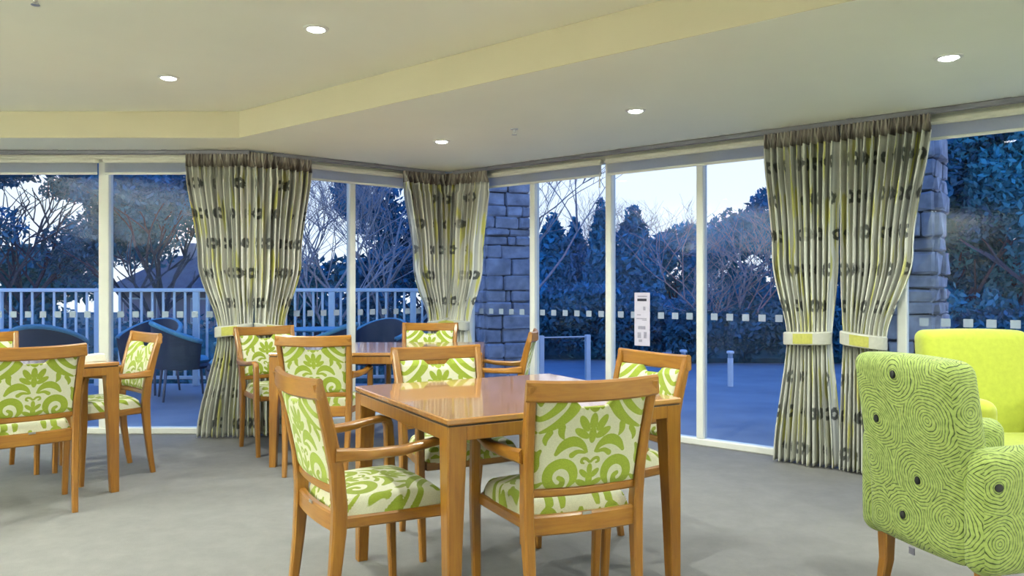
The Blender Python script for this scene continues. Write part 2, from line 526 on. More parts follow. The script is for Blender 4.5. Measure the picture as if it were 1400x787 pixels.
# ------------------------------------------------------------------ curtains
def lerp_keys(z, keys):
    for (z0, a), (z1, b) in zip(keys, keys[1:]):
        if z <= z1:
            f = (z-z0)/(z1-z0); f = f*f*(3-2*f)
            return a+(b-a)*f
    return keys[-1][1]
TIE = .845
def curtain(org, d, top, tie, bot, label, seed, folds=11, lining=0.0, tie_yaw=0):
    """panel hung on a line from org along d; top/tie/bot = (from, to) along that line"""
    rnd = random.Random(seed)
    ang = math.atan2(d.y, d.x)
    root = empty('curtain', (org.x, org.y, 0), ang, label=label, cat='curtain', group='tied back printed curtains')
    Zt, Hh = ZL-.036+.02, .115
    ml = lambda a, b, c: [(0.0, a), (TIE, b), (TIE+.55, b+(c-b)*.58), (Zt, c)]
    lk = ml(bot[0], tie[0], top[0]); rk = ml(bot[1], tie[1], top[1])
    ph = [rnd.uniform(-.5, .5) for _ in range(folds+2)]
    amp = [rnd.uniform(.75, 1.25) for _ in range(folds+2)]
    nu, nz = folds*14, 70
    UW = folds*.145
    def pt(p, z):
        l, r = lerp_keys(z, lk), lerp_keys(z, rk)
        x = l + (r-l)*p
        k = p*folds; i = int(min(k, folds-1)); f = k-i
        a = amp[i]*(1-f)+amp[i+1]*f; phi = ph[i]*(1-f)+ph[i+1]*f
        near = min(1.0, abs(z-TIE)/.28)
        A = (.058*near + .020*(1-near))*(1 if z < Zt-.2 else .75)
        th = 2*math.pi*(p*folds) + phi + .25*math.sin(z*1.7+i)
        y = -A*a*(math.sin(th) + .25*math.sin(2*th+phi*3))
        x += .35*(r-l)/folds*.5*math.cos(th)*near
        bulge = -.05*math.sin(math.pi*p)*(1-near)*1.0
        return (x, y + bulge, z)
    zs = np.linspace(.012, Zt-Hh, nz)
    ps = np.linspace(0, 1, nu)
    P = np.array([[pt(p, z) for p in ps] for z in zs])
    b = MB(); b.grid(P)
    off = seed*.613
    b.uv = [(p*UW+off, z) for z in zs for p in ps]
    o = b.build('drape', M['curtain'], root, smooth=True)
    sm = o.modifiers.new('thickness', 'SOLIDIFY'); sm.thickness = .004
    # pleated heading tape
    nzh = 10
    zs = np.linspace(Zt-Hh, Zt, nzh)
    npl = folds*2
    def ph_pt(p, z):
        base = pt(p, Zt-Hh)
        l, r = top
        f = (z-(Zt-Hh))/Hh
        pin = math.sin(math.pi*min(1, f*1.0))
        th = 2*math.pi*p*npl
        y2 = -.026*abs(math.sin(th*.5))**.6 + .010
        x = l+(r-l)*p
        s = min(1, f*1.6)
        return (base[0]*(1-s)+x*s, base[1]*(1-s)*(1)+y2*s - .006*pin, z)
    ps = np.linspace(0, 1, npl*8)
    P = np.array([[ph_pt(p, z) for p in ps] for z in zs])
    b = MB(); b.grid(P)
    b.uv = [(p*UW+off, z) for z in zs for p in ps]
    h = b.build('heading_tape', M['curtain_head'], root, smooth=True)
    sm = h.modifiers.new('thickness', 'SOLIDIFY'); sm.thickness = .004
    # fabric tie round the waist
    cx, hw = (tie[0]+tie[1])/2, abs(tie[1]-tie[0])/2+.012
    rings = []
    for z, g in ((TIE-.042, -.003), (TIE-.036, .003), (TIE+.036, .003), (TIE+.042, -.003)):
        rings.append([(cx+(hw+g)*math.copysign(abs(math.cos(a))**.8, math.cos(a)), -.030+(.080+g)*math.sin(a), z+.02*math.cos(a)*tie_yaw) for a in [2*math.pi*k/28 for k in range(28)]])
    tb = MB().loft(rings).build('tieback', M['tie_cloth'], root, smooth=True, angle=40)
    mrings = []
    for z in (TIE-.033, TIE+.033):
        mrings.append([(cx+(hw+.006)*math.cos(a), -.030+(.0855)*math.sin(a), z+.02*math.cos(a)*tie_yaw) for a in [R(-125+k*8) for k in range(8)]])
    mrings2 = [[(x, y+.012, z) for x, y, z in r] for r in reversed(mrings)]
    MB().loft([m+list(reversed(n)) for m, n in zip(mrings, reversed(mrings2))]).build('motif', M['tie_yellow'], tb)
    return root
curtain(Vector((0, 5.95)), ax, (-2.57, -2.03), (-2.31, -2.05), (-2.47, -2.03), 'printed curtain on the flat left wall, left half of the left pair', 1, 11, tie_yaw=.8)
m0 = mw(0, OFF)
t0 = (Vector((-2.02, 5.95))-m0).dot(MD)
curtain(m0, MD, (t0-.01, t0+.47), (t0+.0, t0+.24), (t0-.02, t0+.34), 'printed curtain on the short middle wall, right half of the left pair', 2, 9, tie_yaw=-.8)
tm = (mw(0, OFF)-m0).dot(MD)
curtain(m0, MD, (1.30, 1.755), (1.56, 1.745), (1.50, 1.75), 'printed curtain on the middle wall, left half of the corner pair', 3, 8, tie_yaw=.8)
r0 = rw(0, OFF)
curtain(r0, RD, (-2.355, -1.845), (-2.345, -2.06), (-2.35, -1.98), 'printed curtain beside the stone pillar, right half of the corner pair', 4, 9, tie_yaw=-.8)
curtain(r0, RD, (.67, 1.16), (.83, 1.11), (.745, 1.16), 'printed curtain left half of the right pair, beside the long glass panes', 5, 11, tie_yaw=.3)
curtain(r0, RD, (1.17, 1.69), (1.19, 1.44), (1.17, 1.47), 'printed curtain right half of the right pair, behind the swirl armchair', 6, 11, tie_yaw=-.8)

# ------------------------------------------------------------------ downlights and sprinklers
def downlight(x, y, z, label):
    r = empty('ceiling_downlight', (x, y, z), 0, label=label, cat='downlight', group='recessed ceiling downlights')
    MB().lathe([(.040, -.0005), (.062, -.0005), (.060, -.006), (.045, -.009), (.040, -.004)], 28).build('trim_ring', M['white_frame'], r, smooth=True, angle=40)
    MB().lathe([(.041, -.001), (.040, -.008), (.030, -.014), (.015, -.018), (.001, -.019)], 24).build('lens', M['lamp_lens'], r, smooth=True)
    ld = bpy.data.lights.new('downlight_beam', 'AREA')
    ld.shape = 'DISK'; ld.size = .07; ld.energy = LAMP_W; ld.color = LAMP_COL; ld.spread = R(150)
    lo = bpy.data.objects.new('downlight_beam', ld)
    lo.location = (0, 0, -.024)
    link(lo, r)
lows = [(2.048, 3.547, 'bright downlight in the low ceiling near the right curtains'),
        (.754, 4.613, 'small downlight in the middle of the low ceiling row'),
        (-.518, 5.577, 'downlight in the low ceiling in front of the corner curtains')]
ups = [(-.963, 3.717, 'largest bright downlight in the raised ceiling'),
       (-2.08, 4.58, 'downlight in the raised ceiling above the left table')]
for x, y, l in lows: downlight(x, y, ZL, l)
for x, y, l in ups: downlight(x, y, ZU, l)
k = 0
for x, y in ((3.33, 2.48),):
    downlight(x, y, ZL, 'downlight in the low ceiling outside the picture to the right')
for x, y in ((.16, 2.85), (1.28, 1.99), (-3.2, 3.0), (-2.0, 1.9), (-4.6, 4.4), (-4.4, 1.6), (1.6, -1.2), (-1.8, -1.5), (-4.0, -1.2), (3.6, .2)):
    downlight(x, y, ZU, 'downlight in the raised ceiling overhead, outside the picture')

def fill_uplight(x, y, ang, label):  # unseen uplight, added only to brighten the ceiling
    r = empty('added_uplight', (x, y, 1.75), ang, label=label, cat='added fill light', group='added fill uplights outside the picture')
    MB().cbox(-.06, .06, 0, .015, -.12, .08, .004).build('backplate', M['steel_tag'], r)
    rings = [[(rr*math.cos(R(a)), .015 + rr*.9*math.sin(R(a)), z) for a in range(0, 181, 15)] for rr, z in ((.02, -.10), (.10, -.06), (.15, .02), (.16, .06))]
    MB().loft(rings, cap=False, closed=False).build('bowl_shade', M['white_frame'], r, smooth=True)
    ld = bpy.data.lights.new('fill_uplight_area', 'AREA')
    ld.shape = 'RECTANGLE'; ld.size = .22; ld.size_y = .10; ld.energy = FILL_UPLIGHT_W; ld.color = LAMP_COL; ld.spread = R(175)
    lo = bpy.data.objects.new('fill_uplight_area', ld)
    lo.location = (0, .075, .03); lo.rotation_euler = (R(180), 0, 0)
    link(lo, r)
for y in (-1.6, -.3, 1.0, 2.3): fill_uplight(XL, y, R(-90), 'added bowl shaped fill uplight on the left side wall, outside the picture')
for y in (-1.2, 1.2): fill_uplight(XR, y, R(90), 'added bowl shaped fill uplight on the right side wall, outside the picture')

def sprinkler(x, y, z, label):
    r = empty('ceiling_sprinkler', (x, y, z), 0, label=label, cat='sprinkler')
    MB().lathe([(.028, 0), (.026, -.006), (.010, -.009), (.009, -.03), (.004, -.032)], 16).build('body', M['steel_tag'], r, smooth=True, angle=40)
    MB().lathe([(.018, -.040), (.018, -.043), (.002, -.044)], 14).build('deflector', M['steel_tag'], r)
    for s in (-1, 1):
        MB().tube([(.008*s, 0, -.028), (.013*s, 0, -.036), (.006*s, 0, -.042)], .002, 5).build('arm', M['steel_tag'], r)
sprinkler(.015, 5.15, ZL, 'small metal sprinkler head in the low ceiling')
sprinkler(-2.08, 3.30, ZU, 'small metal sprinkler head at the top edge of the raised ceiling')

# ------------------------------------------------------------------ damask print (0..1 mask, symmetrical repeat)
def damask(X, Y, per_x=.37, per_y=.345):
    S = 920.0
    x = np.abs(((X+per_x/2) % per_x)-per_x/2)*S
    y = (Y % per_y)*S
    m = np.full(x.shape, -1e3)
    def ell(cx, cy, rx, ry, a=0.0):
        c, s = math.cos(R(a)), math.sin(R(a))
        dx, dy = x-cx, y-cy
        px, py = c*dx+s*dy, -s*dx+c*dy
        d = (1-np.sqrt((px/rx)**2+(py/ry)**2))*min(rx, ry)
        np.maximum(m, d, out=m)
    def cut(cx, cy, rx, ry, a=0.0):
        c, s = math.cos(R(a)), math.sin(R(a))
        dx, dy = x-cx, y-cy
        px, py = c*dx+s*dy, -s*dx+c*dy
        d = (1-np.sqrt((px/rx)**2+(py/ry)**2))*min(rx, ry)
        np.minimum(m, -d, out=m)
    def stroke(pts, ws):
        pts = np.array(pts, float)
        # smooth the polyline
        for _ in range(2):
            nw = [ws[0]]; np_ = [pts[0]]
            for i in range(len(pts)-1):
                np_ += [pts[i]*.75+pts[i+1]*.25, pts[i]*.25+pts[i+1]*.75]
                nw += [ws[i]*.75+ws[i+1]*.25, ws[i]*.25+ws[i+1]*.75]
            np_.append(pts[-1]); nw.append(ws[-1]); pts = np.array(np_); ws = nw
        for i in range(len(pts)-1):
            ax_, ay_ = pts[i]; bx, by = pts[i+1]
            dx, dy = bx-ax_, by-ay_; L2 = dx*dx+dy*dy+1e-9
            t = np.clip(((x-ax_)*dx+(y-ay_)*dy)/L2, 0, 1)
            d = np.hypot(x-ax_-t*dx, y-ay_-t*dy)
            np.maximum(m, ws[i]+(ws[i+1]-ws[i])*t-d, out=m)
    # upper side plumes
    stroke([(62, 322), (54, 282), (78, 240), (120, 205), (165, 186)], [6, 19, 17, 12, 4])
    stroke([(102, 316), (98, 286), (118, 258), (152, 232), (185, 222)], [13, 15, 13, 10, 6])
    stroke([(100, 200), (102, 182), (92, 165)], [11, 11, 3])
    stroke([(135, 185), (150, 165), (146, 148)], [9, 10, 3])
    stroke([(172, 330), (160, 300), (172, 272)], [9, 13, 8])
    # central flower
    ell(0, 268, 21, 26); ell(27, 258, 7, 10, -30)
    ell(0, 214, 13, 26); ell(29, 208, 13, 29, -32); ell(35, 178, 12, 28, -58); ell(0, 172, 12, 26)
    # arch scrolls
    stroke([(14, 120), (28, 142), (58, 158), (92, 146), (112, 118)], [4, 10, 17, 15, 6])
    stroke([(20, 118), (45, 124), (62, 112)], [4, 7, 9])
    # lower spirals
    stroke([(66, 12), (48, 40), (58, 76), (92, 92), (128, 74), (136, 38), (112, 10), (88, 14), (84, 36), (98, 44)], [5, 13, 16, 16, 16, 16, 13, 10, 9, 7])
    stroke([(3, 88), (12, 98), (26, 100), (30, 88), (20, 84)], [4, 5, 5, 5, 3])
    ell(0, 66, 9, 17); ell(18, 52, 9, 19, -48); ell(0, 34, 11, 20); ell(23, 22, 10, 22, -62); ell(0, 6, 8, 18)
    stroke([(160, 130), (172, 110), (168, 80), (178, 60)], [5, 11, 11, 5])
    stroke([(150, 30), (166, 18), (184, 24)], [4, 9, 8])
    return np.clip(.5 + m/8.0, 0, 1)

# ------------------------------------------------------------------ dining armchair (faces local +y)
def post_y(z): return -.205 - .085*max(0, (z-.5)/.385)**1.3
def make_chair():
    root = empty('dining_armchair', (0, 0, 0))
    W = M['wood']
    for s in (-1, 1):
        zs = [0, .12, .25, .38, .46, .58, .70, .80, .872]
        xs = [.190, .193, .197, .200, .202, .206, .211, .216, .220]
        pts = []
        for z, x in zip(zs, xs):
            y = post_y(z) if z > .45 else -.205 - .05*((.45-z)/.45)**1.6
            pts.append((s*x, y, z))
        sz = [(.027, .030), (.030, .034), (.033, .040), (.036, .048), (.036, .050), (.034, .046), (.032, .042), (.031, .038), (.031, .032)]
        MB().sweep(pts, sz, (1, 0, 0)).build('back_post', W, root, smooth=True, angle=35)
    # top rail: bowed backwards, dipping slightly in the middle
    pts = []; sz = []
    for i in range(17):
        x = -.236 + .472*i/16; f = 1-(x/.236)**2
        pts.append((x, post_y(.855)-.026*f, .854-.007*f)); sz.append((.024, .068))
    MB().sweep(pts, sz, lambda i: (0, 1, 0), .007).build('top_rail', M['wood_x'], root, smooth=True, angle=35)
    # low back rail
    pts = [(-.19+.38*i/10, post_y(.515)-.018*(1-((-.19+.38*i/10)/.19)**2), .512) for i in range(11)]
    MB().sweep(pts, (.024, .030), (0, 1, 0)).build('low_back_rail', M['wood_x'], root, smooth=True, angle=35)
    # rear seat rail, front rail and side rails
    pts = [(-.185+.37*i/10, -.205-.014*(1-((-.185+.37*i/10)/.185)**2), .405) for i in range(11)]
    MB().sweep(pts, (.028, .066), (0, 1, 0)).build('seat_rail', M['wood_x'], root, smooth=True, angle=35)
    MB().sweep([(-.225, .168, .404), (0, .178, .404), (.225, .168, .404)], (.022, .040), (0, 1, 0)).build('seat_rail', M['wood_x'], root)
    for s in (-1, 1):
        MB().sweep([(s*.190, -.20, .404), (s*.215, 0, .404), (s*.234, .165, .404)], (.022, .040), (1, 0, 0)).build('seat_rail', M['wood_y'], root)
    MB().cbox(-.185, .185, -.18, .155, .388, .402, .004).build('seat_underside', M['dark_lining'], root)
    # front legs bend into the arms
    for s in (-1, 1):
        X = .254
        pts = [(s*.244, .180, 0), (s*.247, .176, .15), (s*X, .170, .40), (s*X, .168, .56), (s*X, .165, .620), (s*X, .156, .640)]
        sz = [(.028, .028), (.031, .032), (.036, .040), (.034, .038), (.034, .036), (.034, .034)]
        MB().sweep(pts, sz, (1, 0, 0)).build('front_leg', W, root, smooth=True, angle=35)
        ap = [(s*X, .169, .622), (s*X, .162, .644), (s*X, .136, .652), (s*(X+.004), .08, .646), (s*(X+.002), 0, .634), (s*(X-.018), -.12, .630), (s*.222, -.225, .636)]
        asz = [(.036, .030), (.038, .030), (.040, .026), (.042, .027), (.042, .030), (.038, .036), (.032, .046)]
        MB().sweep(ap, asz, (1, 0, 0), .008).build('arm', M['wood_y'], root, smooth=True, angle=45)
    # upholstered back panel with a hand hold cut into its top edge
    nx, nz = 112, 100
    z0, z1 = .526, .820
    def half(z): return .196+.014*(z-.5)/.385-.010
    def ztop(x):
        a = abs(x)
        if a < .045: return z1-.026
        if a < .072: return z1-.026+.026*(a-.045)/.027
        return z1
    F = np.zeros((nz, nx, 3)); Bk = np.zeros((nz, nx, 3))
    for i in range(nz):
        for j in range(nx):
            p = j/(nx-1)*2-1
            fz = i/(nz-1)
            x = p*half(z0+fz*(z1-z0))
            z = z0+fz*(ztop(x)-z0)
            x = p*half(z)
            yy = post_y(z)-.020*(1-p*p)
            pad = .017*min(1, (1-abs(p))/.12)**.5*min(1, min(fz, 1-fz)/.08)**.5
            F[i, j] = (x, yy+.006+pad, z); Bk[i, j] = (x, yy-.006-pad*.55, z)
    b = MB(); b.grid(F); b.grid(Bk[:, ::-1])
    n0 = nx*nz
    for i in range(nz-1):
        b.f.append((i*nx, (i+1)*nx, n0+(i+2)*nx-1, n0+(i+1)*nx-1)); b.f.append((i*nx+nx-1, n0+i*nx, n0+(i+1)*nx, (i+1)*nx+nx-1))
    for j in range(nx-1):
        b.f.append((j, n0+nx-1-j, n0+nx-2-j, j+1)); b.f.append(((nz-1)*nx+j, (nz-1)*nx+j+1, n0+nz*nx-2-j, n0+nz*nx-1-j))
    V = np.array(b.v)
    b.attr['damask'] = damask(V[:, 0], V[:, 2]-z0+.012)
    b.build('back_panel', M['damask'], root, smooth=True)
    # seat cushion
    nu, nv = 110, 100
    T = np.zeros((nv, nu, 3))
    for i in range(nv):
        for j in range(nu):
            a, c = j/(nu-1)*2-1, i/(nv-1)*2-1
            # map square to rounded square
            k = .24
            xx = a*math.sqrt(1-k*c*c*.5); yy = c*math.sqrt(1-k*a*a*.5)
            w = .203 + .040*(yy+1)/2
            e = max(abs(a), abs(c))
            drop = .060*max(0, (e-.80)/.20)**2.2
            crown = .020*(1-a*a)*(1-c*c)
            shr = 1 - .02*max(0, (e-.9)/.1)
            T[i, j] = (xx*w*shr, -.004+yy*.197*shr, .476+crown-drop)
    b = MB(); b.grid(T)
    # underside ring
    rim = [j for j in range(nu)]+[i*nu+nu-1 for i in range(1, nv)]+[(nv-1)*nu+j for j in range(nu-2, -1, -1)]+[i*nu for i in range(nv-2, 0, -1)]
    base = len(b.v)
    b.v += [(b.v[q_][0]*.97, b.v[q_][1]*.97, .408) for q_ in rim]
    n = len(rim)
    b.f += [(rim[q_], base+q_, base+(q_+1) % n, rim[(q_+1) % n]) for q_ in range(n)]
    b.f.append(tuple(range(base, base+n)))
    V = np.array(b.v)
    b.attr['damask'] = damask(V[:, 0], V[:, 1]+.16-(V[:, 2]-.476)*1.0)
    b.build('seat', M['damask'], root, smooth=True, angle=60)
    MB().box(-.016, .016, -.2365, -.2335, .432, .442).build('maker_tag', M['steel_tag'], root)
    return root

chair0 = make_chair()
used = []
def chair(x, y, face, label, back_ref=True):
    """x, y: where the middle of the back stands; face: direction the sitter looks"""
    f = Vector(face).normalized()
    o = chair0 if not used else copy_tree(chair0)
    used.append(o)
    yaw = math.atan2(-f.x, f.y)
    c = Vector((x, y)) + f*.305
    o.location = (c.x, c.y, 0)
    o.rotation_euler = (0, 0, yaw)
    tag(o, label, 'chair', 'green damask dining armchairs')
    return o
chair(-.757, 2.585, (.84, .54), 'damask armchair in the foreground left of the front table, seen side on')
chair(.272, 2.425, (-.36, .93), 'damask armchair in the foreground with its back to us, at the front table')
chair(-.385, 3.80, (.45, -.89), 'damask armchair behind the front table, its top showing over the tabletop')
chair(.660, 3.465, (-.86, -.51), 'damask armchair at the right end of the front table by the glass')
chair(-1.225, 4.64, (.03, 1), 'damask armchair with its back to us at the middle table')
chair(-1.90, 5.78, (.66, -.75), 'damask armchair at the far left end of the middle table beside the left curtains')
chair(-.685, 6.36, (-.05, -1), 'damask armchair at the far side of the middle table before the corner curtains')
chair(.165, 5.20, (-1, .10), 'damask armchair side on at the right end of the middle table')
chair(-2.395, 3.80, (-.69, .72), 'damask armchair with its back to us at the left table, cut by the frame')
chair(-2.40, 5.00, (-.68, -.73), 'damask armchair facing us at the right of the left table')
chair(-3.51, 4.95, (.69, -.72), 'damask armchair on the far side of the left table, mostly outside the frame')

# ------------------------------------------------------------------ tables
def table(cx, cy, yaw, lx, ly, label):
    r = empty('dining_table', (cx, cy, 0), yaw, label=label, cat='table', group='square wooden dining tables')
    hx, hy = lx/2, ly/2
    MB().cbox(-hx, hx, -hy, hy, .729, .75, .004).build('tabletop', M['wood_top'], r)
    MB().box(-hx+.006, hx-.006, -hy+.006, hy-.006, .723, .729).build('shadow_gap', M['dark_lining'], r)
    for s in (-1, 1):
        MB().cbox(-hx+.07, hx-.07, s*(hy-.013)-.011, s*(hy-.013)+.011, .676, .723, .002).build('apron', M['wood'], r)
        MB().cbox(s*(hx-.013)-.011, s*(hx-.013)+.011, -hy+.07, hy-.07, .676, .723, .002).build('apron', M['wood'], r)
    for sx in (-1, 1):
        for sy in (-1, 1):
            rings = []
            for z, w in ((0, .044), (.30, .054), (.66, .070), (.723, .072)):
                x0, x1 = sx*(hx-.001), sx*(hx-.001-w); y0, y1 = sy*(hy-.001), sy*(hy-.001-w)
                xa, xb = min(x0, x1), max(x0, x1); ya, yb = min(y0, y1), max(y0, y1); c = .004
                rings.append([(xa+c, ya, z), (xb-c, ya, z), (xb, ya+c, z), (xb, yb-c, z), (xb-c, yb, z), (xa+c, yb, z), (xa, yb-c, z), (xa, ya+c, z)])
            MB().loft(rings).build('leg', M['wood'], r)
    return r
table(-.012, 3.112, math.atan2(.49, .867), .996, .965, 'square wooden dining table in the foreground centre')
table(-.905, 5.46, .02, 1.40, .98, 'wooden dining table in the middle, in front of the corner curtains')
table(-2.975, 4.36, R(46), 1.0, 1.0, 'wooden dining table at the left edge with a white cloth on it')

# folded white cloth near the corner of the left table
r = empty('folded_napkin', (-2.46, 4.42, .75), R(30), label='folded white cloth lying near the corner of the left table', cat='napkin')
for k in range(3):
    rr = .010
    z = .001+k*.0125
    b = MB()
    w = .075-.003*k; d_ = .055-.002*k
    prof = [(-d_, z), (d_-.006, z), (d_, z+.006), (d_-.006, z+.012), (-d_, z+.012)]
    b.loft([[(x, y, zz + .002*math.sin(x*40)*(k+1)*.5) for y, zz in prof] for x in np.linspace(-w, w, 10)])
    b.build('fold', M['white_cloth'], r, smooth=True, angle=50)

# ------------------------------------------------------------------ upholstered armchairs (face local +y)
def rbox(x0, x1, y0, y1, z0, z1, rad, seg=4, rake=0.0, bul=0.0, n=7):
    """rounded box with a bulging surface, raked backwards with height; returns MB"""
    import bmesh
    bm = bmesh.new()
    bmesh.ops.create_cube(bm, size=1)
    bmesh.ops.scale(bm, vec=(x1-x0, y1-y0, z1-z0), verts=bm.verts)
    bmesh.ops.bevel(bm, geom=list(bm.edges), offset=rad, segments=seg, profile=.5, affect='EDGES', clamp_overlap=True)
    bmesh.ops.subdivide_edges(bm, edges=[e for e in bm.edges if e.calc_length() > .12], cuts=n, use_grid_fill=True)
    cx, cy, cz = (x0+x1)/2, (y0+y1)/2, (z0+z1)/2
    b = MB()
    bm.verts.ensure_lookup_table()
    for v in bm.verts:
        p = v.co.copy()
        fx, fy, fz = 2*p.x/(x1-x0), 2*p.y/(y1-y0), 2*p.z/(z1-z0)
        q_ = Vector((p.x*(1+bul*(1-fy*fy)*(1-fz*fz)), p.y*(1+bul*(1-fx*fx)*(1-fz*fz)), p.z*(1+bul*(1-fx*fx)*(1-fy*fy))))
        q_ += Vector((cx, cy, cz))
        q_.y -= rake*max(0, (q_.z-.45))
        b.v.append(tuple(q_))
    bm.verts.index_update()
    b.f = [tuple(v.index for v in f.verts) for f in bm.faces]
    bm.free()
    return b
def swirl_uv(me):
    """back face: u across, v up; side faces: u = 1 + distance from the back, v up"""
    lay = me.uv_layers.new(name='UVMap')
    for p in me.polygons:
        n = p.normal
        for li in p.loop_indices:
            c = me.vertices[me.loops[li].vertex_index].co
            if abs(n.x) > max(abs(n.y), abs(n.z)*.8): uv = (1.0+(c.y+.36), c.z)
            elif abs(n.y) >= abs(n.z)*.8: uv = (c.x, c.z)
            else: uv = (c.x, c.z + (c.y+.3))
            lay.data[li].uv = uv
def upholstered(name, loc, yaw, fabric, label, H, group, base=.27, dots=False, wback=.50):
    r = empty(name, loc, yaw, label=label, cat='armchair', group=group)
    hw = wback/2
    def fin(b, nm, par=r):
        o = b.build(nm, fabric, par, smooth=True)
        if dots: swirl_uv(o.data)
        return o
    fin(rbox(-hw, hw, -.30, -.155, base+.01, H, .045, 5, .16, .03), 'backrest')
    fin(rbox(-hw+.03, hw-.03, -.20, .33, base, base+.13, .03, 3), 'seat_base')
    fin(rbox(-hw+.05, hw-.05, -.17, .335, base+.125, base+.22, .035, 4, 0, .03), 'seat_cushion')
    for s in (-1, 1):
        x0, x1 = sorted((s*(hw-.045), s*(hw+.065)))
        fin(rbox(x0, x1, -.288, .32, base-.005, .665, .052, 6, 0, .02), 'arm')
    for sx in (-1, 1):
        for sy, y in ((-1, -.215), (1, .285)):
            x = sx*(hw-.005)
            MB().sweep([(x+.004*sx, y-(.03 if sy < 0 else -.01), 0), (x, y, base*.6), (x, y, base+.02)], [(.030, .030), (.042, .042), (.050, .050)], (1, 0, 0)).build('leg', M['wood'], r)
    if dots:
        for u, v in ((-.005, .880), (-.115, .71), (.045, .525), (-.035, .385)):
            # small covered buttons on the outside back
            yb = -.30-.16*max(0, v-.45)-.004-.0022*(1-(u/hw)**2)
            ring = lambda k, g: [(u+g*.010*math.cos(a), yb-k, v+g*.014*math.sin(a)) for a in [2*math.pi*i/16 for i in range(16)]]
            MB().loft([ring(-.006, 1), ring(.001, 1), ring(.004, .6)]).build('button', M['black_dot'], r, smooth=True, angle=50)
        x = hw+.065
        ring = lambda k, g: [(x+k, -.235+g*.015*math.cos(a), .555+g*.013*math.sin(a)) for a in [2*math.pi*i/16 for i in range(16)]]
        MB().loft([ring(-.004, 1), ring(.003, 1), ring(.005, .6)]).build('button', M['black_dot'], r, smooth=True, angle=50)
        MB().box(-.012, .012, -.300, -.296, base-.012, base+.012).build('care_label', M['track_metal'], r)
    return r
# swirl chair: back runs from (1.257, 2.80) to (1.379, 2.33) and it looks to the right
F1 = Vector((.968, .251)); mid1 = Vector((1.295, 2.587))
c1 = mid1 + F1*.385
upholstered('upholstered_armchair', (c1.x, c1.y, 0), math.atan2(-F1.x, F1.y), M['swirl'], 'green armchair with swirling cord rings and black dots, turned away', .94, 'high back upholstered armchairs', .27, True, .44)
upholstered('upholstered_armchair', (2.44, 3.72, 0), math.pi, M['lime_velvet'], 'plain lime yellow armchair facing us behind the swirl armchair', .95, 'high back upholstered armchairs', .22, False, .56)

# ------------------------------------------------------------------ outside: deck, terrace, balustrade
MB().box(-9, -.62, 6.24, 9.55, -.2, -.03).build('terrace_deck', M['paving'], kind='structure')
slab([(-.5, 7.45), (rw(4.8, -.12).x, rw(4.8, -.12).y), (16, 4), (22, 14), (8, 17), (-.5, 12.6)], -.2, -.04).build('terrace_paving', M['paving'], kind='structure')
MB().box(-60, 60, 9.0, 90, -1.9, -1.7).build('lawn', M['lawn'], kind='structure')

RT = 1.172
def balustrade(a, b, label, post_every=9, pitch=.135):
    a = Vector(a); b = Vector(b); d = (b-a).normalized(); L = (b-a).length
    r = empty('balustrade', (a.x, a.y, -.03), math.atan2(d.y, d.x), label=label, cat='railing', group='white balcony railings')
    MB().cbox(0, L, -.028, .028, RT+.03-.045, RT+.03, .008).build('top_rail', M['rail_white'], r)
    MB().cbox(0, L, -.016, .016, .08, .12, .004).build('bottom_rail', M['rail_white'], r)
    n = int(L/pitch)
    mesh = None; pm = None
    for k in range(n+1):
        x = k*pitch
        if k % post_every == 0:
            if pm is None:
                o = MB().cbox(-.037, .037, -.025, .025, 0, RT-.015, .004).build('post', M['rail_white'], r); pm = o.data
            else:
                o = bpy.data.objects.new('post', pm); link(o, r)
        else:
            if mesh is None:
                o = MB().cbox(-.014, .014, -.009, .009, .12, RT-.015, .003).build('baluster', M['rail_white'], r); mesh = o.data
            else:
                o = bpy.data.objects.new('baluster', mesh); link(o, r)
        o.location.x = x
    return r
balustrade((-7.55, 9.35), (-3.35, 9.35), 'white balcony railing behind the left window')
balustrade((-3.25, 9.35), (-.72, 9.50), 'white balcony railing behind the short middle window', 9, .112)

# stone pillar: courses of separate blocks
def pillar(cx, cy, w, z1, label, seed, yaw=0):
    rnd = random.Random(seed)
    r = empty('stone_pillar', (cx, cy, -.04), yaw, label=label, cat='pillar')
    h = w/2
    MB().box(-h+.03, h-.03, -h+.03, h-.03, 0, z1).build('core', M['mortar'], r)
    z = 0.0
    while z < z1-.02:
        ch = min(rnd.uniform(.08, .20), z1-z)
        for side in range(4):
            k = rnd.choice((2, 2, 3)) if side < 4 else 2
            cuts = sorted([0, w]+[w*(i+1)/k+rnd.uniform(-.09, .09) for i in range(k-1)])
            for a, b_ in zip(cuts, cuts[1:]):
                pr = rnd.uniform(.0, .045)
                m_ = MB().cbox(-h+a+.006, -h+b_-.006, -h-pr, -h+.05, z+.006, z+ch-.006, .014)
                ca, sa = math.cos(side*math.pi/2), math.sin(side*math.pi/2)
                m_.v = [(x*ca-y*sa, x*sa+y*ca, zz+rnd.uniform(-.010, .010)) for x, y, zz in [(p[0]+rnd.uniform(-.008, .008), p[1]+rnd.uniform(-.010, .010), p[2]) for p in m_.v]]
                m_.build('stone', M['stone'], r)
        z += ch
    return r
pillar(-.14, 8.85, .53, 2.95, 'rough stone pillar outside beside the corner curtains', 3, .35)
pillar(3.05, 5.85, .46, 2.75, 'rough stone pillar outside between the right curtains and the far pane', 5, -.65)

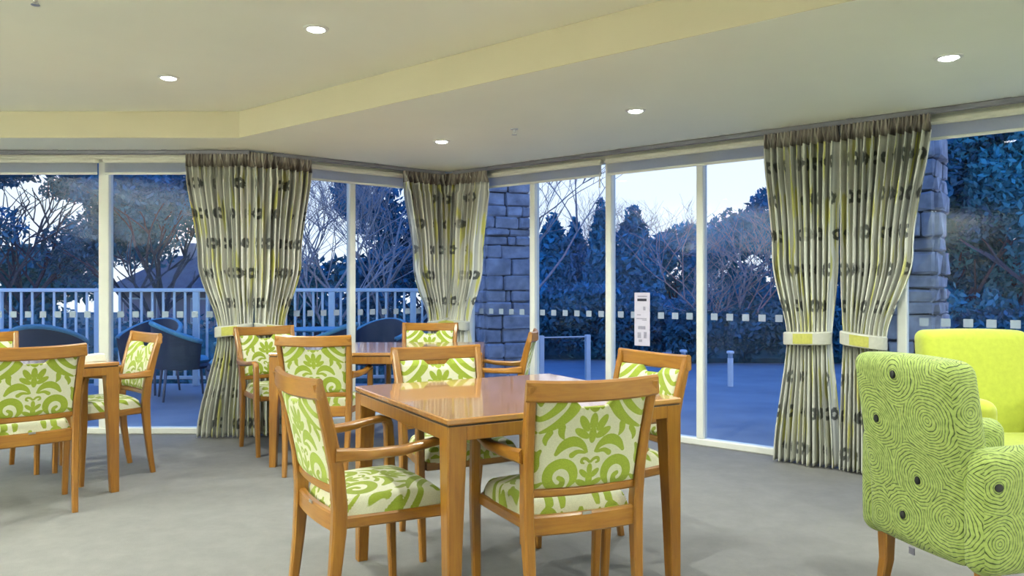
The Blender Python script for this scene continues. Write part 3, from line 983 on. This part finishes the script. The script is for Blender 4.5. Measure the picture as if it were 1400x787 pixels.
# low glass screens on the terrace
def glass_screen(a, b, z1, label):
    a = Vector(a); b = Vector(b); d = (b-a).normalized(); L = (b-a).length
    r = empty('glass_screen', (a.x, a.y, -.04), math.atan2(d.y, d.x), label=label, cat='glass screen')
    MB().box(.03, L-.03, -.006, .006, .05, z1).build('panel', M['screen_glass'], r)
    MB().box(.03, L-.03, -.009, .009, z1, z1+.014).build('edge_strip', M['bollard'], r)
    for x in (0, L):
        MB().cbox(x-.03, x+.03, -.03, .03, 0, z1+.03, .004).build('post', M['bollard'], r)
glass_screen((.36, 9.3), (.95, 9.5), .60, 'low clear glass screen on the terrace beside the stone pillar')
def bollard(x, y, h, label):
    r = empty('bollard_light', (x, y, -.04), 0, label=label, cat='bollard')
    MB().lathe([(.035, 0), (.035, h-.09)], 14).build('tube', M['bollard'], r, smooth=True, angle=40)
    MB().lathe([(.03, h-.09), (.03, h-.03)], 14).build('lens', M['marker_film'], r, smooth=True, angle=40)
    MB().lathe([(.046, h-.03), (.046, h-.006), (.03, h)], 14).build('cap', M['bollard'], r, smooth=True, angle=40)
bollard(2.13, 9.4, .45, 'short white bollard left of the last thin mullion')
bollard(2.70, 9.35, .44, 'short white bollard in the pane left of the right curtains')

# outdoor woven tub chairs and round tables
def tub_chair(x, y, yaw, label):
    r = empty('woven_tub_chair', (x, y, -.03), yaw, label=label, cat='chair', group='dark woven tub chairs on the balcony')
    ns = 30
    outer = []; inner = []
    def ring(off):
        rows = []
        for zf in np.linspace(0, 1, 7):
            row = []
            for k in range(ns):
                a = R(-205 + 230*k/(ns-1))
                lean = 1+.16*zf
                z1 = .84 if True else 0
                back = .5-.5*math.sin(a)
                top = .60 + .24*back**1.5
                z = .34 + (top-.34)*zf
                row.append(((.30-off)*lean*math.cos(a), (.29-off)*lean*math.sin(a), z))
            rows.append(row)
        return np.array(rows)
    o_, i_ = ring(0), ring(.03)
    b = MB(); b.grid(o_); b.grid(i_[:, ::-1])
    n0 = 7*ns
    for k in range(ns-1):
        b.f.append((6*ns+k, 6*ns+k+1, n0+6*ns+ns-2-k, n0+6*ns+ns-1-k))
        b.f.append((k, n0+ns-1-k, n0+ns-2-k, k+1))
    for i in range(6):
        b.f.append((i*ns, (i+1)*ns, n0+(i+1)*ns+ns-1, n0+i*ns+ns-1))
        b.f.append((i*ns+ns-1, n0+i*ns, n0+(i+1)*ns, (i+1)*ns+ns-1))
    b.build('shell', M['wicker'], r, smooth=True, angle=50)
    MB().tube([o_[6][k]*.97+np.array([0, 0, .012]) for k in range(ns)], .026, 7).build('rim', M['teal_cushion'], r, smooth=True)
    MB().lathe([(.02, .33), (.27, .33), (.29, .36), (.27, .39), (.02, .39)], 24).build('seat', M['wicker'], r, smooth=True, angle=40)
    MB().lathe([(.02, .392), (.24, .392), (.26, .42), (.23, .455), (.02, .465)], 24).build('cushion', M['teal_cushion'], r, smooth=True, angle=50)
    for sx in (-1, 1):
        for sy in (-1, 1):
            MB().tube([(sx*.21, sy*.20, .34), (sx*.24, sy*.23, 0)], [.017, .012], 7).build('leg', M['track_metal'], r, smooth=True)
    return r
tub_chair(-4.75, 7.75, R(10), 'dark woven tub chair outside at the far left, its back to the glass')
tub_chair(-3.60, 8.30, R(-60), 'dark woven tub chair outside behind the chair of the left table')
tub_chair(-4.20, 8.75, R(170), 'dark woven tub chair outside against the left railing')
tub_chair(-2.95, 8.05, R(100), 'dark woven tub chair outside half hidden by the left curtains')
tub_chair(-1.98, 8.00, R(80), 'dark woven tub chair outside behind the short middle window')
tub_chair(-1.55, 8.75, R(160), 'dark woven tub chair outside at the railing, right of the middle mullion')
def bistro_table(x, y, label):
    r = empty('round_patio_table', (x, y, -.03), 0, label=label, cat='table', group='round patio tables on the balcony')
    MB().lathe([(.01, .72), (.36, .72), (.375, .732), (.36, .745), (.01, .745)], 36).build('tabletop', M['teal_cushion'], r, smooth=True, angle=40)
    MB().lathe([(.03, .03), (.03, .72)], 14).build('pedestal', M['track_metal'], r, smooth=True, angle=40)
    MB().lathe([(.24, 0), (.24, .012), (.04, .03), (.01, .03)], 28).build('base', M['track_metal'], r, smooth=True, angle=40)
bistro_table(-5.35, 8.35, 'round teal patio table outside at the far left')
bistro_table(-2.25, 8.70, 'round teal patio table outside behind the short middle window')

# notice stuck on the glass
ns_ = rw(-.36, -.012)
nt = empty('paper_notice', (ns_.x, ns_.y, .72), math.atan2(RD.y, RD.x), label='tall white paper notice stuck on the glass, a bold line at its top', cat='notice')
MB().box(-.068, .068, -.008, -.006, 0, .42).build('sheet', M['notice_paper'], nt)
MB().box(-.042, .040, -.0095, -.0083, .352, .372).build('bold_line', M['notice_ink'], nt)
for z, x0, x1, h in ((.385, -.04, .045, .010), (.28, .01, .03, .03), (.24, -.045, -.01, .008), (.21, -.05, .04, .008), (.20, .0, .04, .007), (.13, -.035, .03, .026), (.06, -.04, -.01, .045), (.06, .015, .04, .05), (.03, -.03, .0, .02)):
    MB().box(x0, x1, -.0093, -.0083, z, z+h).build('faint_print', M['notice_grey'], nt)

# ------------------------------------------------------------------ garden
def leaves(blobs, n, size, mat, parent, seed, name='foliage', upright=False):
    """leaf blades scattered through ellipsoids ((cx,cy,cz),(rx,ry,rz)), weighted to the shell"""
    g = np.random.default_rng(seed)
    vol = np.array([b[1][0]*b[1][1]*b[1][2] for b in blobs])**.8
    pick = g.choice(len(blobs), n, p=vol/vol.sum())
    C = np.array([b[0] for b in blobs])[pick]; Rr = np.array([b[1] for b in blobs])[pick]
    d = g.normal(size=(n, 3)); d /= np.linalg.norm(d, axis=1)[:, None]
    rad = g.random(n)**.45
    p = C + d*Rr*rad[:, None]
    t1 = g.normal(size=(n, 3)); t1[:, 2] += (.9 if upright else -.3); t1 /= np.linalg.norm(t1, axis=1)[:, None]
    t2 = np.cross(t1, g.normal(size=(n, 3))); t2 /= np.linalg.norm(t2, axis=1)[:, None]+1e-9
    s = size*(.6+.8*g.random(n))[:, None]
    V = np.stack([p-t1*s, p+t2*s*.42, p+t1*s, p-t2*s*.42], axis=1).reshape(-1, 3)
    me = bpy.data.meshes.new(name)
    me.vertices.add(n*4); me.vertices.foreach_set('co', V.astype(np.float32).ravel())
    me.loops.add(n*4); me.loops.foreach_set('vertex_index', np.arange(n*4, dtype=np.int32))
    me.polygons.add(n); me.polygons.foreach_set('loop_start', np.arange(0, n*4, 4, dtype=np.int32))
    me.polygons.foreach_set('loop_total', np.full(n, 4, dtype=np.int32))
    me.update(calc_edges=True)
    me.materials.append(mat)
    o = bpy.data.objects.new(name, me); link(o, parent); o['kind'] = 'stuff'
    return o
def branches(h, r0, seed, levels=5, spread=.55, lean=(0, 0)):
    rnd = random.Random(seed); b = MB()
    def grow(p, d, L, r, lv):
        k = 3; pts = [p]; q_ = Vector(p)
        for i in range(k):
            d = (d + Vector((rnd.gauss(0, .12), rnd.gauss(0, .12), rnd.gauss(.03, .08)))).normalized()
            q_ = q_ + d*L/k; pts.append(q_.copy())
        b.tube(pts, [r*(1-.45*i/k) for i in range(k+1)], 5 if lv < 2 else 3, cap=False)
        if lv >= levels: return
        for c in range(rnd.choice((3, 3, 4)) if lv > 0 else 6):
            a = rnd.uniform(0, 6.28); nd = (d*rnd.uniform(.6, 1.0) + Vector((math.cos(a), math.sin(a), rnd.uniform(-.1, .5)))*spread*rnd.uniform(.7, 1.3)).normalized()
            st = pts[rnd.choice((1, 2, 3, 3))] if lv else pts[rnd.choice((2, 3, 3))]
            grow(st, nd, L*rnd.uniform(.6, .82), r*.58, lv+1)
    grow(Vector((0, 0, 0)), Vector((lean[0], lean[1], 1)).normalized(), h*.34, r0, 0)
    return b
GZ = -1.7
def sx(px, d): return (px-700)/1034*d
def bare_tree(px, d, h, label, seed, r0=.16, levels=5, spread=.6):
    r = empty('bare_tree', (sx(px, d), d, GZ), 0, label=label, cat='tree', group='bare winter trees in the garden')
    branches(h, r0*.36, seed, levels, spread).build('trunk_and_branches', M['bark'], r)
    return r
def leafy_tree(px, d, zc, radii, n, size, label, seed, mat='leaf_dark', nb=22):
    x = sx(px, d)
    r = empty('leafy_tree', (x, d, GZ), 0, label=label, cat='tree', group='leafy trees beyond the terrace')
    rnd = random.Random(seed)
    b = branches(zc-GZ+radii[2]*.5, .12, seed, 3, .7)
    b.build('trunk', M['trunk_bark'], r)
    blobs = []
    for k in range(nb):
        a = rnd.uniform(0, 6.28); u = rnd.uniform(.2, .85); v = rnd.uniform(-.8, .8)
        blobs.append(((math.cos(a)*radii[0]*u, math.sin(a)*radii[1]*u, zc-GZ+radii[2]*v*math.sqrt(1-u*u*.7)), tuple(q_*rnd.uniform(.20, .38) for q_ in radii)))
    leaves(blobs, n, size, M[mat], r, seed)
    return r
def conifer(px, d, ztop, w, label, seed, n=5000):
    r = empty('conifer', (sx(px, d), d, GZ), 0, label=label, cat='tree', group='dark conifers in the garden')
    H = ztop-GZ
    MB().tube([(0, 0, 0), (0, 0, H*.5), (0, 0, H*.97)], [.25, .16, .04], 7).build('trunk', M['bark'], r)
    blobs = [((0, 0, H*f), (w*(1-abs(f-.42)*.9)*math.sqrt(max(.02, 1-f**3)), w*(1-abs(f-.42)*.9)*math.sqrt(max(.02, 1-f**3)), H*.10)) for f in np.linspace(.08, .93, 12)]
    leaves(blobs, n, .25, M['leaf_conifer'], r, seed, upright=True)
    return r
def hedge(x0, x1, y, z0, z1, th, label, seed, n, mat='hedge_leaf'):
    r = empty('hedge', ((x0+x1)/2, y, z0), 0, label=label, cat='hedge')
    L = x1-x0; h = z1-z0
    MB().cbox(-L/2+.2, L/2-.2, -th/2+.28, th/2-.28, 0, h-.3, .08).build('branch_core', M['hedge_leaf'], r)
    k = max(2, int(L/.6)); rnd = random.Random(seed)
    blobs = [((-L/2+L*(i+.5)/k, rnd.uniform(-.1, .1), h*.5+rnd.uniform(-.05, .08)), (L/k*.75, th*.55, h*.52)) for i in range(k)]
    leaves(blobs, n*2, .06, M[mat], r, seed)
    return r

leafy_tree(55, 20.5, 4.1, (4.2, 2.0, 2.7), 30000, .085, 'large leafy tree filling the leftmost pane', 11)
leafy_tree(240, 19.0, 4.2, (2.8, 1.8, 1.9), 16000, .085, 'leafy tree with sky gaps behind the second pane from the left', 12)
leafy_tree(35, 27, 6.6, (3.4, 2.0, 2.6), 13000, .13, 'tall leafy tree behind the leftmost pane, highest in view', 52)
leafy_tree(-230, 19, 3.0, (3, 2, 3.2), 7000, .1, 'leafy tree beyond the left railing at the frame edge', 13)
leafy_tree(-20, 24, 1.1, (4.0, 1.6, 1.6), 8000, .16, 'low bushy tree behind the left railing', 14, 'leaf_mid')
bare_tree(440, 15, 8.2, 'bare twiggy tree behind the left half of the short middle window', 21, .15)
bare_tree(520, 18, 8.6, 'bare twiggy tree behind the right half of the short middle window', 22, .15)
bare_tree(390, 24, 9.0, 'bare tree behind the left curtains', 23, .16)
leafy_tree(540, 21, 2.4, (2.0, 1.6, 2.6), 5200, .13, 'dark evergreen behind the bare trees of the middle window', 24)
leafy_tree(430, 26, .8, (3.4, 1.6, 1.9), 6000, .15, 'low evergreen behind the middle railing', 25, 'leaf_mid')
bare_tree(700, 15.5, 7.9, 'bare tree with fine white lit twigs right of the stone pillar', 31, .15)
bare_tree(765, 66, 12.5, 'bare spreading tree behind the two pointed conifers', 32, .42, 5, .7)
conifer(756, 50, 5.95, 2.0, 'left one of two pointed conifers behind the second pane of the right wall', 41, 9000)
conifer(786, 52, 5.75, 1.6, 'right one of two pointed conifers behind the second pane of the right wall', 42, 8000)
conifer(822, 48, 6.7, 1.25, 'slim tall conifer beside the mullion with the blind cord', 43, 8000)
conifer(866, 48, 6.2, 2.15, 'broad conifer in the third pane of the right wall', 44, 10000)
bare_tree(880, 70, 13.0, 'bare tree standing behind the broad conifer', 33, .42)
bare_tree(945, 58, 10.0, 'bare tree left of the thin mullion before the right curtains', 34, .36, 5, .7)
leafy_tree(925, 54, 1.9, (4.2, 2.6, 3.8), 11000, .24, 'round dark shrub tree right of the broad conifer', 45, 'leaf_conifer')
leafy_tree(790, 42, -.1, (6.0, 1.6, 1.5), 11000, .2, 'low dark bushes at the foot of the pointed conifers', 51, 'leaf_conifer')
leafy_tree(1030, 17, 1.5, (2.2, 1.6, 1.9), 20000, .08, 'dense dark evergreen left of the right curtains', 46, 'leaf_conifer')
bare_tree(1035, 15, 5.6, 'bare branching tree above the dark evergreen near the right curtains', 35, .14, 5, .8)
leafy_tree(1290, 13, 1.9, (1.8, 1.4, 2.8), 34000, .07, 'dense evergreen outside the far right pane, nearest the curtains', 47)
leafy_tree(1400, 12, 1.9, (1.9, 1.4, 2.7), 34000, .07, 'dense evergreen outside at the right edge of the picture', 48, 'leaf_mid')
leafy_tree(1180, 18, 2.0, (2.4, 1.4, 2.4), 7000, .13, 'evergreen hidden mostly behind the right curtains', 49)
leafy_tree(1520, 13, 2.2, (2.4, 1.6, 2.6), 6000, .13, 'evergreen beyond the right edge of the picture', 50)
hedge(-.6, 2.6, 13.0, -.04, .95, .8, 'clipped dark hedge beyond the glass screen', 61, 7000)
hedge(2.7, 6.2, 12.4, -.04, .85, .9, 'clipped dark hedge beyond the bollards', 62, 7500)
hedge(6.3, 9.6, 10.6, -.04, .9, .9, 'clipped dark hedge outside the far right pane', 63, 7000)
hedge(-12, -4.5, 13.5, GZ, .75, 1.0, 'long low hedge below the left railing', 64, 9000)
hedge(-4.2, -.8, 13.8, GZ, .6, 1.0, 'low hedge below the middle railing', 65, 6000)

# neighbouring house behind the left trees
hr = empty('house', (sx(262, 31), 31, GZ), R(-12), label='low house with a hipped roof behind the left trees', cat='house')
MB().box(-2.1, 2.1, -1.6, 1.6, 0, 2.9).build('wall', M['house_wall'], hr)
MB().add([(-2.5, -2, 2.85), (2.5, -2, 2.85), (2.5, 2, 2.85), (-2.5, 2, 2.85), (-.9, 0, 4.2), (.9, 0, 4.2), (-2.5, -2, 2.75), (2.5, -2, 2.75), (2.5, 2, 2.75), (-2.5, 2, 2.75)],
         [(0, 1, 5, 4), (1, 2, 5), (2, 3, 4, 5), (3, 0, 4), (6, 9, 8, 7), (0, 6, 7, 1), (1, 7, 8, 2), (2, 8, 9, 3), (3, 9, 6, 0)]).build('roof', M['roof_tile'], hr)
MB().cbox(-.25, .25, -.2, .2, 3.4, 4.7, .03).build('chimney', M['house_wall'], hr)
for x in (-1.5, 0, 1.5):
    f = MB().cbox(x-.42, x+.42, -1.64, -1.58, 1.5, 2.5, .02).build('window', M['rail_white'], hr)
    MB().box(x-.35, x+.35, -1.655, -1.635, 1.57, 2.43).build('pane', M['notice_grey'], f)
